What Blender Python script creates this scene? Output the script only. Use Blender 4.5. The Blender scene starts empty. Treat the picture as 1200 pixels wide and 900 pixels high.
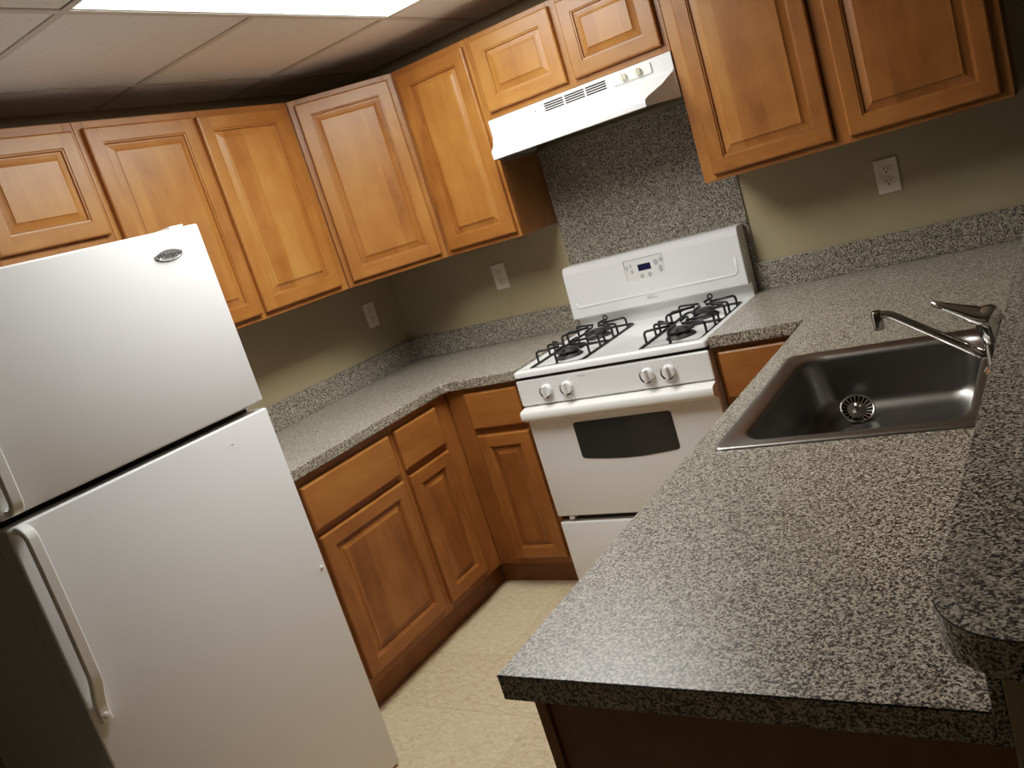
import bpy, bmesh, math, random
from mathutils import Vector, Matrix
random.seed(7)
S = bpy.context.scene
COL = S.collection
PI = math.pi

# ------------------------------------------------------------------ materials
def lin(c):
    return tuple(((v/255.0+0.055)/1.055)**2.4 if v/255.0 > 0.04045 else v/255.0/12.92 for v in c)

def new_mat(name):
    m = bpy.data.materials.new(name); m.use_nodes = True
    nt = m.node_tree
    b = nt.nodes['Principled BSDF']
    return m, nt, b

def simple(name, rgb, rough=.5, metal=0., spec=.5, bump=None, aniso=0., coat=0.):
    m, nt, b = new_mat(name)
    b.inputs['Base Color'].default_value = (*rgb, 1)
    b.inputs['Roughness'].default_value = rough
    b.inputs['Metallic'].default_value = metal
    b.inputs['Specular IOR Level'].default_value = spec
    b.inputs['Coat Weight'].default_value = coat
    if aniso: b.inputs['Anisotropic'].default_value = aniso
    tc = nt.nodes.new('ShaderNodeTexCoord')
    nz = nt.nodes.new('ShaderNodeTexNoise'); nz.inputs['Scale'].default_value = bump[0] if bump else 30
    nt.links.new(tc.outputs['Object'], nz.inputs['Vector'])
    if bump:
        bp = nt.nodes.new('ShaderNodeBump'); bp.inputs['Strength'].default_value = bump[1]; bp.inputs['Distance'].default_value = .001
        nt.links.new(nz.outputs['Fac'], bp.inputs['Height']); nt.links.new(bp.outputs['Normal'], b.inputs['Normal'])
    else:
        mr = nt.nodes.new('ShaderNodeMapRange'); mr.inputs['To Min'].default_value = max(0, rough-.04); mr.inputs['To Max'].default_value = min(1, rough+.04)
        nt.links.new(nz.outputs['Fac'], mr.inputs['Value']); nt.links.new(mr.outputs['Result'], b.inputs['Roughness'])
    return m

def ramp(nt, stops, interp='LINEAR'):
    r = nt.nodes.new('ShaderNodeValToRGB'); r.color_ramp.interpolation = interp
    els = r.color_ramp.elements
    els[0].position, els[0].color = stops[0][0], (*stops[0][1], 1)
    els[1].position, els[1].color = stops[-1][0], (*stops[-1][1], 1)
    for p, c in stops[1:-1]:
        e = els.new(p); e.color = (*c, 1)
    return r

def math_node(nt, op, a, b=None):
    n = nt.nodes.new('ShaderNodeMath'); n.operation = op
    for i, v in enumerate((a, b)):
        if v is None: continue
        if isinstance(v, (int, float)): n.inputs[i].default_value = v
        else: nt.links.new(v, n.inputs[i])
    return n.outputs[0]

def wood(name, axis='Z', strips=False, gain=1.0, rough=.36):
    """honey maple; grain runs along axis of the object's own space"""
    m, nt, b = new_mat(name)
    tc = nt.nodes.new('ShaderNodeTexCoord')
    oi = nt.nodes.new('ShaderNodeObjectInfo')
    add = nt.nodes.new('ShaderNodeVectorMath'); add.operation = 'ADD'
    sc = nt.nodes.new('ShaderNodeVectorMath'); sc.operation = 'SCALE'; sc.inputs['Scale'].default_value = 7.3
    comb = nt.nodes.new('ShaderNodeCombineXYZ')
    for i in range(3): nt.links.new(oi.outputs['Random'], comb.inputs[i])
    nt.links.new(comb.outputs[0], sc.inputs[0])
    nt.links.new(tc.outputs['Object'], add.inputs[0]); nt.links.new(sc.outputs[0], add.inputs[1])
    mp = nt.nodes.new('ShaderNodeMapping')
    mp.inputs['Scale'].default_value = (3.2, 14, 14) if axis == 'X' else (14, 3.2, 14) if axis == 'Y' else (14, 14, 3.2)
    nt.links.new(add.outputs[0], mp.inputs['Vector'])
    n1 = nt.nodes.new('ShaderNodeTexNoise'); n1.inputs['Scale'].default_value = 1.0; n1.inputs['Detail'].default_value = 4; n1.inputs['Distortion'].default_value = .6
    nt.links.new(mp.outputs[0], n1.inputs['Vector'])
    n2 = nt.nodes.new('ShaderNodeTexNoise'); n2.inputs['Scale'].default_value = 9.0; n2.inputs['Detail'].default_value = 3
    nt.links.new(mp.outputs[0], n2.inputs['Vector'])
    # blotchy figure
    n3 = nt.nodes.new('ShaderNodeTexNoise'); n3.inputs['Scale'].default_value = 9.0; n3.inputs['Detail'].default_value = 2
    nt.links.new(add.outputs[0], n3.inputs['Vector'])
    v = math_node(nt, 'MULTIPLY', n1.outputs['Fac'], .50)
    v = math_node(nt, 'ADD', v, math_node(nt, 'MULTIPLY', n2.outputs['Fac'], .16))
    v = math_node(nt, 'ADD', v, math_node(nt, 'MULTIPLY', n3.outputs['Fac'], .33))
    if strips:
        sx = nt.nodes.new('ShaderNodeSeparateXYZ'); nt.links.new(tc.outputs['Object'], sx.inputs[0])
        k = math_node(nt, 'FLOOR', math_node(nt, 'ADD', math_node(nt, 'MULTIPLY', sx.outputs['X'], 11.5), math_node(nt, 'MULTIPLY', oi.outputs['Random'], 5.0)))
        wn = nt.nodes.new('ShaderNodeTexWhiteNoise'); wn.noise_dimensions = '2D'
        cb = nt.nodes.new('ShaderNodeCombineXYZ'); nt.links.new(k, cb.inputs[0]); nt.links.new(oi.outputs['Random'], cb.inputs[1])
        nt.links.new(cb.outputs[0], wn.inputs['Vector'])
        v = math_node(nt, 'ADD', v, math_node(nt, 'MULTIPLY', math_node(nt, 'SUBTRACT', wn.outputs['Value'], .5), .22))
    v = math_node(nt, 'ADD', v, math_node(nt, 'MULTIPLY', math_node(nt, 'SUBTRACT', oi.outputs['Random'], .5), .14))
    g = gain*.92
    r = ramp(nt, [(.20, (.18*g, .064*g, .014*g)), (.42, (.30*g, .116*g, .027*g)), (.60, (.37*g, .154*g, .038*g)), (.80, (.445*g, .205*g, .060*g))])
    nt.links.new(v, r.inputs['Fac']); nt.links.new(r.outputs['Color'], b.inputs['Base Color'])
    b.inputs['Roughness'].default_value = rough
    b.inputs['Specular IOR Level'].default_value = .45
    bp = nt.nodes.new('ShaderNodeBump'); bp.inputs['Strength'].default_value = .05; bp.inputs['Distance'].default_value = .001
    nt.links.new(n2.outputs['Fac'], bp.inputs['Height']); nt.links.new(bp.outputs['Normal'], b.inputs['Normal'])
    return m

def granite(name, gain=1.0, rough=.34):
    m, nt, b = new_mat(name)
    tc = nt.nodes.new('ShaderNodeTexCoord')
    n0 = nt.nodes.new('ShaderNodeTexNoise'); n0.inputs['Scale'].default_value = 240; n0.inputs['Detail'].default_value = 2
    nt.links.new(tc.outputs['Object'], n0.inputs['Vector'])
    ds = nt.nodes.new('ShaderNodeVectorMath'); ds.operation = 'SCALE'; ds.inputs['Scale'].default_value = .003
    nt.links.new(n0.outputs['Color'], ds.inputs[0])
    ad = nt.nodes.new('ShaderNodeVectorMath'); ad.operation = 'ADD'
    nt.links.new(tc.outputs['Object'], ad.inputs[0]); nt.links.new(ds.outputs[0], ad.inputs[1])
    vo = nt.nodes.new('ShaderNodeTexVoronoi'); vo.inputs['Scale'].default_value = 430; vo.inputs['Randomness'].default_value = 1
    nt.links.new(ad.outputs[0], vo.inputs['Vector'])
    sp = nt.nodes.new('ShaderNodeSeparateColor'); nt.links.new(vo.outputs['Color'], sp.inputs[0])
    g = gain
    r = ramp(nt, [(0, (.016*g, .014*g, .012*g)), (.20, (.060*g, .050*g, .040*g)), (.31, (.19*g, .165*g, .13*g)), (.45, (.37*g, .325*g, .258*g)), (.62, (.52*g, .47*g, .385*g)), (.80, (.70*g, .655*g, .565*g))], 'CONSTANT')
    # cluster the dark grains
    nz = nt.nodes.new('ShaderNodeTexNoise'); nz.inputs['Scale'].default_value = 165; nz.inputs['Detail'].default_value = 2
    nt.links.new(tc.outputs['Object'], nz.inputs['Vector'])
    v = math_node(nt, 'ADD', sp.outputs[0], math_node(nt, 'MULTIPLY', math_node(nt, 'SUBTRACT', nz.outputs['Fac'], .5), .75))
    nt.links.new(v, r.inputs['Fac'])
    nt.links.new(r.outputs['Color'], b.inputs['Base Color'])
    b.inputs['Roughness'].default_value = rough
    return m

def wall_paint(name, rgb):
    m, nt, b = new_mat(name)
    tc = nt.nodes.new('ShaderNodeTexCoord')
    n = nt.nodes.new('ShaderNodeTexNoise'); n.inputs['Scale'].default_value = 3; n.inputs['Detail'].default_value = 3
    nt.links.new(tc.outputs['Object'], n.inputs['Vector'])
    r = ramp(nt, [(.3, tuple(c*.95 for c in rgb)), (.7, tuple(c*1.05 for c in rgb))])
    nt.links.new(n.outputs['Fac'], r.inputs['Fac']); nt.links.new(r.outputs['Color'], b.inputs['Base Color'])
    n2 = nt.nodes.new('ShaderNodeTexNoise'); n2.inputs['Scale'].default_value = 220
    nt.links.new(tc.outputs['Object'], n2.inputs['Vector'])
    bp = nt.nodes.new('ShaderNodeBump'); bp.inputs['Strength'].default_value = .12; bp.inputs['Distance'].default_value = .001
    nt.links.new(n2.outputs['Fac'], bp.inputs['Height']); nt.links.new(bp.outputs['Normal'], b.inputs['Normal'])
    b.inputs['Roughness'].default_value = .62
    return m

def floor_tile():
    m, nt, b = new_mat('vinyl_floor_tile')
    tc = nt.nodes.new('ShaderNodeTexCoord'); sx = nt.nodes.new('ShaderNodeSeparateXYZ')
    nt.links.new(tc.outputs['Object'], sx.inputs[0])
    def cell(o, off):
        u = math_node(nt, 'DIVIDE', math_node(nt, 'ADD', o, off), .305)
        return math_node(nt, 'FLOOR', u), math_node(nt, 'FRACT', u)
    ix, fx = cell(sx.outputs['X'], .025+.305*20); iy, fy = cell(sx.outputs['Y'], .78+.305*20)
    ex = math_node(nt, 'MINIMUM', fx, math_node(nt, 'SUBTRACT', 1, fx)); ey = math_node(nt, 'MINIMUM', fy, math_node(nt, 'SUBTRACT', 1, fy))
    e = math_node(nt, 'LESS_THAN', math_node(nt, 'MINIMUM', ex, ey), .0045)
    cb = nt.nodes.new('ShaderNodeCombineXYZ'); nt.links.new(ix, cb.inputs[0]); nt.links.new(iy, cb.inputs[1])
    wn = nt.nodes.new('ShaderNodeTexWhiteNoise'); wn.noise_dimensions = '2D'; nt.links.new(cb.outputs[0], wn.inputs['Vector'])
    # streak direction turns by tile
    mp = nt.nodes.new('ShaderNodeMapping'); mp.inputs['Scale'].default_value = (1, 1.7, 1); mp.inputs['Rotation'].default_value = (0, 0, .5)
    nt.links.new(tc.outputs['Object'], mp.inputs['Vector'])
    n1 = nt.nodes.new('ShaderNodeTexNoise'); n1.inputs['Scale'].default_value = 40; n1.inputs['Detail'].default_value = 5; n1.inputs['Roughness'].default_value = .65; n1.inputs['Distortion'].default_value = .8
    nt.links.new(mp.outputs[0], n1.inputs['Vector'])
    v = math_node(nt, 'ADD', n1.outputs['Fac'], math_node(nt, 'MULTIPLY', math_node(nt, 'SUBTRACT', wn.outputs['Value'], .5), .12))
    r = ramp(nt, [(.27, (.40, .305, .19)), (.42, (.535, .425, .275)), (.56, (.595, .49, .33)), (.74, (.67, .575, .42))])
    nt.links.new(v, r.inputs['Fac'])
    n2 = nt.nodes.new('ShaderNodeTexNoise'); n2.inputs['Scale'].default_value = 70; n2.inputs['Detail'].default_value = 1; n2.inputs['Distortion'].default_value = 1.2
    nt.links.new(mp.outputs[0], n2.inputs['Vector'])
    fl = math_node(nt, 'MULTIPLY', math_node(nt, 'LESS_THAN', n2.outputs['Fac'], .30), .40)
    mx = nt.nodes.new('ShaderNodeMix'); mx.data_type = 'RGBA'; nt.links.new(fl, mx.inputs[0]); nt.links.new(r.outputs['Color'], mx.inputs[6]); mx.inputs[7].default_value = (.25, .17, .10, 1)
    m2 = nt.nodes.new('ShaderNodeMix'); m2.data_type = 'RGBA'; nt.links.new(math_node(nt, 'MULTIPLY', e, .45), m2.inputs[0]); nt.links.new(mx.outputs[2], m2.inputs[6]); m2.inputs[7].default_value = (.22, .16, .10, 1)
    nt.links.new(m2.outputs[2], b.inputs['Base Color'])
    b.inputs['Roughness'].default_value = .42
    return m

def ceiling_tile():
    m, nt, b = new_mat('acoustic_ceiling_tile')
    tc = nt.nodes.new('ShaderNodeTexCoord')
    n = nt.nodes.new('ShaderNodeTexNoise'); n.inputs['Scale'].default_value = 150; n.inputs['Detail'].default_value = 2
    nt.links.new(tc.outputs['Object'], n.inputs['Vector'])
    r = ramp(nt, [(.27, (.42, .39, .35)), (.34, (.78, .75, .70))])
    nt.links.new(n.outputs['Fac'], r.inputs['Fac']); nt.links.new(r.outputs['Color'], b.inputs['Base Color'])
    bp = nt.nodes.new('ShaderNodeBump'); bp.inputs['Strength'].default_value = .35; bp.inputs['Distance'].default_value = .002
    nt.links.new(n.outputs['Fac'], bp.inputs['Height']); nt.links.new(bp.outputs['Normal'], b.inputs['Normal'])
    b.inputs['Roughness'].default_value = .9; b.inputs['Specular IOR Level'].default_value = .1
    return m

def brushed(name, base, rough):
    m, nt, b = new_mat(name)
    tc = nt.nodes.new('ShaderNodeTexCoord'); mp = nt.nodes.new('ShaderNodeMapping'); mp.inputs['Scale'].default_value = (6, 160, 160)
    nt.links.new(tc.outputs['Object'], mp.inputs['Vector'])
    n = nt.nodes.new('ShaderNodeTexNoise'); n.inputs['Scale'].default_value = 3; n.inputs['Detail'].default_value = 3
    nt.links.new(mp.outputs[0], n.inputs['Vector'])
    b.inputs['Roughness'].default_value = rough
    bp = nt.nodes.new('ShaderNodeBump'); bp.inputs['Strength'].default_value = .05; bp.inputs['Distance'].default_value = .0005
    nt.links.new(n.outputs['Fac'], bp.inputs['Height']); nt.links.new(bp.outputs['Normal'], b.inputs['Normal'])
    b.inputs['Base Color'].default_value = (*base, 1); b.inputs['Metallic'].default_value = 1
    return m

def glow(name, rgb, strength):
    m, nt, b = new_mat(name)
    b.inputs['Base Color'].default_value = (.8, .8, .8, 1)
    tc = nt.nodes.new('ShaderNodeTexCoord'); n = nt.nodes.new('ShaderNodeTexNoise'); n.inputs['Scale'].default_value = 200
    nt.links.new(tc.outputs['Object'], n.inputs['Vector'])
    bp = nt.nodes.new('ShaderNodeBump'); bp.inputs['Strength'].default_value = .2; nt.links.new(n.outputs['Fac'], bp.inputs['Height']); nt.links.new(bp.outputs['Normal'], b.inputs['Normal'])
    b.inputs['Emission Color'].default_value = (*rgb, 1); b.inputs['Emission Strength'].default_value = strength
    return m

M = {}
M['wood_v'] = wood('maple_vertical_grain', 'Z')
M['wood_h'] = wood('maple_horizontal_grain', 'X')
M['wood_hy'] = wood('maple_horizontal_grain_along_wall', 'Y')
M['wood_panel'] = wood('maple_glued_panel', 'Z', strips=True)
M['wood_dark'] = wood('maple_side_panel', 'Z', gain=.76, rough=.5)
M['wood_toe'] = wood('maple_toe_board', 'X', gain=.85, rough=.5)
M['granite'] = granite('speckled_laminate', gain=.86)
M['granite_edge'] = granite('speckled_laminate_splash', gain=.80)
M['granite_bar_shaded'] = granite('speckled_laminate_bar_shaded', gain=.72, rough=.45)  # counter laminate again, with the bar's dimmer shading put into its colour
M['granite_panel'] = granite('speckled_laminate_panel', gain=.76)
M['wall'] = wall_paint('khaki_wall_paint', (.41, .352, .225))
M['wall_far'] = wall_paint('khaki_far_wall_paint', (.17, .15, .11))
M['floor'] = floor_tile()
M['ceil'] = ceiling_tile()
M['tbar'] = simple('ceiling_grid_paint', (.62, .58, .52), .85, spec=.1)
M['white'] = simple('white_enamel', (.80, .80, .79), .25, bump=(60, .02))
M['white_hood'] = simple('white_hood_enamel', (.70, .70, .69), .3, bump=(60, .02))
M['white_tex'] = simple('white_textured_steel', (.79, .79, .79), .36, bump=(420, .35))
M['white_plastic'] = simple('white_plastic', (.76, .755, .72), .4)
M['ivory'] = simple('ivory_knob_plastic', (.62, .58, .44), .4)
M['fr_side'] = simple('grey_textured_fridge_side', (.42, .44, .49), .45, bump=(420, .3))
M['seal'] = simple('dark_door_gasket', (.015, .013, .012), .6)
M['black'] = simple('black_grate_enamel', (.012, .012, .012), .42)
M['burner'] = simple('burner_cap_iron', (.035, .034, .032), .6)
M['glass'] = simple('dark_oven_glass', (.030, .030, .026), .12, coat=.3)
M['display'] = simple('navy_display', (.008, .008, .05), .15)
M['button'] = simple('grey_button', (.42, .42, .42), .5)
M['print'] = simple('grey_print', (.22, .22, .23), .5)
M['dark'] = simple('dark_void', (.01, .009, .008), .8)
M['steel'] = brushed('brushed_sink_steel', (.30, .29, .275), .33)
M['chrome'] = simple('chrome', (.55, .53, .51), .10, 1.0)
M['chrome_worn'] = simple('bright_strainer_steel', (.62, .60, .57), .2, 1.0)
M['plate'] = simple('outlet_plate_plastic', (.74, .69, .58), .4)
M['slot'] = simple('outlet_slot_dark', (.03, .025, .02), .7)
M['badge'] = simple('silver_badge', (.50, .50, .50), .3, .6)
M['lens'] = glow('lit_ceiling_diffuser', (1.0, .995, .955), 16.5)
M['filter'] = simple('hood_filter_aluminium', (.28, .26, .20), .5, .7)
M['chip'] = simple('white_crumb', (.85, .83, .78), .5)

# ------------------------------------------------------------------ mesh helper
class MB:
    def __init__(s): s.bm = bmesh.new()
    def box(s, x0, x1, y0, y1, z0, z1, bev=0., seg=2, mi=0):
        t = bmesh.new()
        bmesh.ops.create_cube(t, size=1)
        for v in t.verts:
            v.co = Vector(((x0+x1)/2+v.co.x*(x1-x0), (y0+y1)/2+v.co.y*(y1-y0), (z0+z1)/2+v.co.z*(z1-z0)))
        if bev: bmesh.ops.bevel(t, geom=t.edges[:], offset=bev, segments=seg, affect='EDGES', profile=.5)
        s.merge(t, mi); return s
    def merge(s, t, mi=0, mat=None, smooth=None):
        if mat is not None: bmesh.ops.transform(t, matrix=mat, verts=t.verts)
        mp = {}
        for v in t.verts: mp[v] = s.bm.verts.new(v.co)
        for f in t.faces:
            try: g = s.bm.faces.new([mp[v] for v in f.verts])
            except ValueError: continue
            g.material_index = mi; g.smooth = f.smooth if smooth is None else smooth
        t.free(); return s
    def face(s, pts, mi=0):
        f = s.bm.faces.new([s.bm.verts.new(Vector(p)) for p in pts]); f.material_index = mi; return s
    def prism(s, poly, z0, z1, bev=0., seg=2, mi=0, mat=None):
        t = bmesh.new()
        lo = [t.verts.new((x, y, z0)) for x, y in poly]; hi = [t.verts.new((x, y, z1)) for x, y in poly]
        n = len(poly)
        t.faces.new(lo[::-1]); t.faces.new(hi)
        for i in range(n): t.faces.new((lo[i], lo[(i+1) % n], hi[(i+1) % n], hi[i]))
        bmesh.ops.recalc_face_normals(t, faces=t.faces)
        if bev: bmesh.ops.bevel(t, geom=[e for e in t.edges if abs(e.verts[0].co.z-e.verts[1].co.z) < 1e-6], offset=bev, segments=seg, affect='EDGES', profile=.5)
        s.merge(t, mi, mat); return s
    def tube(s, pts, r, seg=10, closed=False, mi=0, squash=None):
        pts = [Vector(p) for p in pts]; n = len(pts)
        rs = r if isinstance(r, (list, tuple)) else [r]*n
        rings = []; up = None
        for i, p in enumerate(pts):
            if closed: t = (pts[(i+1) % n]-pts[i-1]).normalized()
            elif i == 0: t = (pts[1]-p).normalized()
            elif i == n-1: t = (p-pts[-2]).normalized()
            else: t = ((pts[i+1]-p).normalized()+(p-pts[i-1]).normalized()).normalized()
            if up is None:
                a = Vector((0, 0, 1)) if abs(t.z) < .9 else Vector((0, 1, 0))
                up = (a-t*a.dot(t)).normalized()
            else:
                up = (up-t*up.dot(t))
                up = up.normalized() if up.length > 1e-6 else t.orthogonal().normalized()
            sd = t.cross(up)
            k = squash if squash else 1.
            rings.append([s.bm.verts.new(p+(up*math.sin(2*PI*j/seg)*k+sd*math.cos(2*PI*j/seg))*rs[i]) for j in range(seg)])
        m = n if closed else n-1
        for i in range(m):
            a, b = rings[i], rings[(i+1) % n]
            for j in range(seg):
                f = s.bm.faces.new((a[j], a[(j+1) % seg], b[(j+1) % seg], b[j])); f.smooth = True; f.material_index = mi
        if not closed:
            for rg in (rings[0], rings[-1][::-1]):
                f = s.bm.faces.new(rg); f.material_index = mi
        return s
    def lathe(s, prof, c=(0, 0, 0), axis=(0, 0, 1), seg=24, mi=0, sy=1., smooth=True):
        ax = Vector(axis).normalized(); q = Vector((0, 0, 1)).rotation_difference(ax).to_matrix(); c = Vector(c)
        rings = []
        for r, h in prof:
            if r < 1e-6: rings.append([s.bm.verts.new(c+q@Vector((0, 0, h)))])
            else: rings.append([s.bm.verts.new(c+q@Vector((r*math.cos(2*PI*j/seg), sy*r*math.sin(2*PI*j/seg), h))) for j in range(seg)])
        for a, b in zip(rings, rings[1:]):
            for j in range(seg):
                k = (j+1) % seg
                if len(a) == 1 and len(b) == 1: continue
                if len(a) == 1: f = s.bm.faces.new((a[0], b[k], b[j]))
                elif len(b) == 1: f = s.bm.faces.new((a[j], a[k], b[0]))
                else: f = s.bm.faces.new((a[j], a[k], b[k], b[j]))
                f.smooth = smooth; f.material_index = mi
        return s
    def build(s, name, mats, parent=None, loc=None, rz=0., autosmooth=False, recalc=True):
        """mesh coordinates are world unless loc is given (then local to loc)"""
        if recalc: bmesh.ops.recalc_face_normals(s.bm, faces=s.bm.faces)
        me = bpy.data.meshes.new(name)
        o = bpy.data.objects.new(name, me)
        off = world_loc(parent) if parent else Vector((0, 0, 0))
        if loc is None:
            bmesh.ops.translate(s.bm, vec=-off, verts=s.bm.verts)
        else:
            o.location = Vector(loc)-off; o.rotation_euler = (0, 0, rz)
        s.bm.to_mesh(me); s.bm.free()
        for m in (mats if isinstance(mats, (list, tuple)) else [mats]): me.materials.append(m)
        if autosmooth:
            for p in me.polygons: p.use_smooth = True
            me.set_sharp_from_angle(angle=math.radians(autosmooth if autosmooth is not True else 40))
        COL.objects.link(o); o.parent = parent
        return o

def world_loc(o):
    v = Vector((0, 0, 0))
    while o: v += o.location; o = o.parent
    return v

def tag(o, label, cat, group=None):
    o['label'] = label; o['category'] = cat
    if group: o['group'] = group
    return o
def thing(name, label, cat, loc, group=None):
    o = bpy.data.objects.new(name, None); o.empty_display_size = .1; o.location = loc
    COL.objects.link(o); return tag(o, label, cat, group)
def struct(o): o['kind'] = 'structure'; return o
def B(x0, x1, y0, y1, z0, z1, bev=0., seg=2): return MB().box(x0, x1, y0, y1, z0, z1, bev, seg)

def text_mesh(name, body, size, mat, parent, origin, xdir, up, shear=0., extrude=.0003, label=None):
    cu = bpy.data.curves.new(name, 'FONT'); cu.body = body; cu.size = size; cu.align_x = 'CENTER'; cu.align_y = 'CENTER'
    cu.shear = shear; cu.extrude = extrude; cu.resolution_u = 4
    to = bpy.data.objects.new(name+'_curve', cu); COL.objects.link(to)
    dg = bpy.context.evaluated_depsgraph_get(); dg.update()
    me = bpy.data.meshes.new_from_object(to.evaluated_get(dg))
    bpy.data.objects.remove(to); bpy.data.curves.remove(cu)
    x = Vector(xdir).normalized(); u = Vector(up).normalized(); z = x.cross(u)
    R = Matrix((x, u, z)).transposed().to_4x4(); R.translation = Vector(origin)-world_loc(parent)
    me.transform(R); me.materials.clear(); me.materials.append(mat)
    o = bpy.data.objects.new(name, me); COL.objects.link(o); o.parent = parent
    if label: o['label'] = label
    return o

# ------------------------------------------------------------------ room
H = 2.235
RX, FY = 4.3, -4.7
struct(B(-.1, RX, FY, .1, -.1, 0).build('floor', M['floor']))
LX0, LX1, LY0, LY1 = .897, 1.505, -1.838, -.604      # lit opening
cm = MB()
for (a, b, c, d) in ((-.1, LX0, FY, .1), (LX1, RX, FY, .1), (LX0, LX1, FY, LY0), (LX0, LX1, LY1, .1)):
    cm.box(a, b, c, d, H, H+.1)
struct(cm.build('ceiling', M['ceil']))
struct(B(-.1, 0, FY, .1, 0, H).build('wall_left', M['wall']))
struct(B(0, RX, 0, .1, 0, H).build('wall_back', M['wall']))
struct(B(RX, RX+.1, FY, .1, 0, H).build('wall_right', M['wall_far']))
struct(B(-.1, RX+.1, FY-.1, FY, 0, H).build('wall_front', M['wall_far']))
struct(B(2.653, 2.775, -2.412, -.001, 0, 1.031, .002).build('wall_partition', M['wall']))
tb = MB()
GX = [.272, .885, 1.517, 2.127, 2.737, 3.347, 3.957]; GY = [.004-.61*k for k in range(8)]
for k, x in enumerate(GX):
    tb.box(x-.012, x+.012, FY, 0, H-.004, H+.001, .001, 1)
for y in GY:
    xs = [0]+GX+[RX]
    if y > -.02: continue
    for a, b in zip(xs, xs[1:]):
        if y < -1 and y > -1.5 and a > .85 and b < 1.55: continue
        tb.box(a+.0125, b-.0125, y-.012, y+.012, H-.004, H+.001, .001, 1)
struct(tb.build('trim_1', M['tbar']))

lt = thing('ceiling_light', 'lit rectangular fluorescent panel recessed in the drop ceiling', 'light', ((LX0+LX1)/2, (LY0+LY1)/2, H))
f = MB(); w = .008
f.box(LX0, LX0+w, LY0, LY1, H-.002, H+.03); f.box(LX1-w, LX1, LY0, LY1, H-.002, H+.03)
f.box(LX0+w, LX1-w, LY0, LY0+w, H-.002, H+.03); f.box(LX0+w, LX1-w, LY1-w, LY1, H-.002, H+.03)
f.build('frame', M['tbar'], lt)
B(LX0+w, LX1-w, LY0+w, LY1-w, H+.004, H+.010).build('diffuser', M['lens'], lt)

# ------------------------------------------------------------------ cabinet parts
def ring_rect(bm, x0, x1, z0, z1, y): return [bm.verts.new((x0, y, z0)), bm.verts.new((x1, y, z0)), bm.verts.new((x1, y, z1)), bm.verts.new((x0, y, z1))]
def bridge(bm, a, b, mi=0, smooth=False):
    for j in range(4):
        k = (j+1) % 4
        f = bm.faces.new((a[j], a[k], b[k], b[j])); f.material_index = mi; f.smooth = smooth

def door(parent, w, h, loc, rz, name='door', frame_w=.056):
    """cope-and-stick raised panel door: local x to the right, z up, front towards -y"""
    mb = MB(); bm = mb.bm; t = .019
    def R(i, y): return ring_rect(bm, i, w-i, i, h-i, y)
    r0, r1, r2, r3 = R(0, 0), R(0, -t+.006), R(.002, -t+.002), R(.006, -t)
    bm.faces.new(r0)
    bridge(bm, r0, r1); bridge(bm, r1, r2); bridge(bm, r2, r3)
    b = .006; s = frame_w-.008; y = -t
    P = lambda x, z: bm.verts.new((x, y, z))
    # stiles (vertical grain) and rails (horizontal grain), butt jointed
    for poly, mi in ((((b, b), (s, b), (s, s), (s, h-s), (s, h-b), (b, h-b)), 0), (((w-s, b), (w-b, b), (w-b, h-b), (w-s, h-b), (w-s, h-s), (w-s, s)), 0),
                     (((s, b), (w-s, b), (w-s, s), (s, s)), 1), (((s, h-s), (w-s, h-s), (w-s, h-b), (s, h-b)), 1)):
        fc = bm.faces.new([P(*p) for p in poly]); fc.material_index = mi
    q = [R(s, y), R(s+.0015, y+.003), R(s+.006, y+.0035), R(s+.008, y+.008), R(s+.008, -.004)]
    for a, c in zip(q, q[1:]): bridge(bm, a, c)
    bmesh.ops.remove_doubles(bm, verts=bm.verts, dist=1e-5)
    d = mb.build(name, [M['wood_v'], M['wood_h']], parent, loc, rz)
    # raised centre panel
    mb = MB(); bm = mb.bm; i0 = s+.0085
    q = [R(i0, -.004), R(i0, -.0095), R(i0+.004, -.0098), R(i0+.016, -.0125), R(i0+.024, -.0155), R(i0+.0245, -.0172), R(i0+.0265, -.018)]
    for a, c in zip(q, q[1:]): bridge(bm, a, c)
    bm.faces.new(q[-1]); bm.faces.new(q[0])
    p = mb.build('raised_panel', M['wood_panel'], None, (0, 0, 0)); p.parent = d
    return d

def slab(parent, w, h, loc, rz, name='drawer_front'):
    mb = MB(); bm = mb.bm; t = .019
    def R(i, y): return ring_rect(bm, i, w-i, i, h-i, y)
    q = [R(0, 0), R(0, -t+.007), R(.002, -t+.003), R(.007, -t)]
    bm.faces.new(q[0])
    for a, c in zip(q, q[1:]): bridge(bm, a, c)
    bm.faces.new(q[-1])
    return mb.build(name, M['wood_h'], parent, loc, rz)

def face_frame(parent, w, h, loc, rz, stiles, rails, t=.019):
    """stiles: (x0,x1) full height; rails: (z0,z1,x0,x1)"""
    mb = MB()
    for a, b in stiles: mb.box(a, b, -t, 0, 0, h, .0012, 1, 0)
    for z0, z1, a, b in rails: mb.box(a, b, -t, 0, z0, z1, .0012, 1, 1)
    return mb.build('face_frame', [M['wood_v'], M['wood_h']], parent, loc, rz)

ZB, ZT, D = 1.367, 2.125, .304
FD = D-.019     # carcass depth
R90, R45 = PI/2, PI/4

# --- over-fridge cabinet (left wall, front faces +x)
c = thing('wall_cabinet', 'short two-door maple wall cabinet above the white refrigerator', 'cabinet', (0, -1.906, 1.744), 'maple wall cabinets')
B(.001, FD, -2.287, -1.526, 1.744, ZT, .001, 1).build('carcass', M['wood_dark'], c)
hh = ZT-1.744
face_frame(c, .761, hh, (FD, -2.287, 1.744), R90, [(0, .03), (.731, .761), (.366, .396)], [(0, .03, .03, .366), (0, .03, .396, .731), (hh-.03, hh, .03, .366), (hh-.03, hh, .396, .731)])
door(c, .355, .322, (D, -2.270, 1.774), R90); door(c, .355, .322, (D, -1.897, 1.774), R90)

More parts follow.
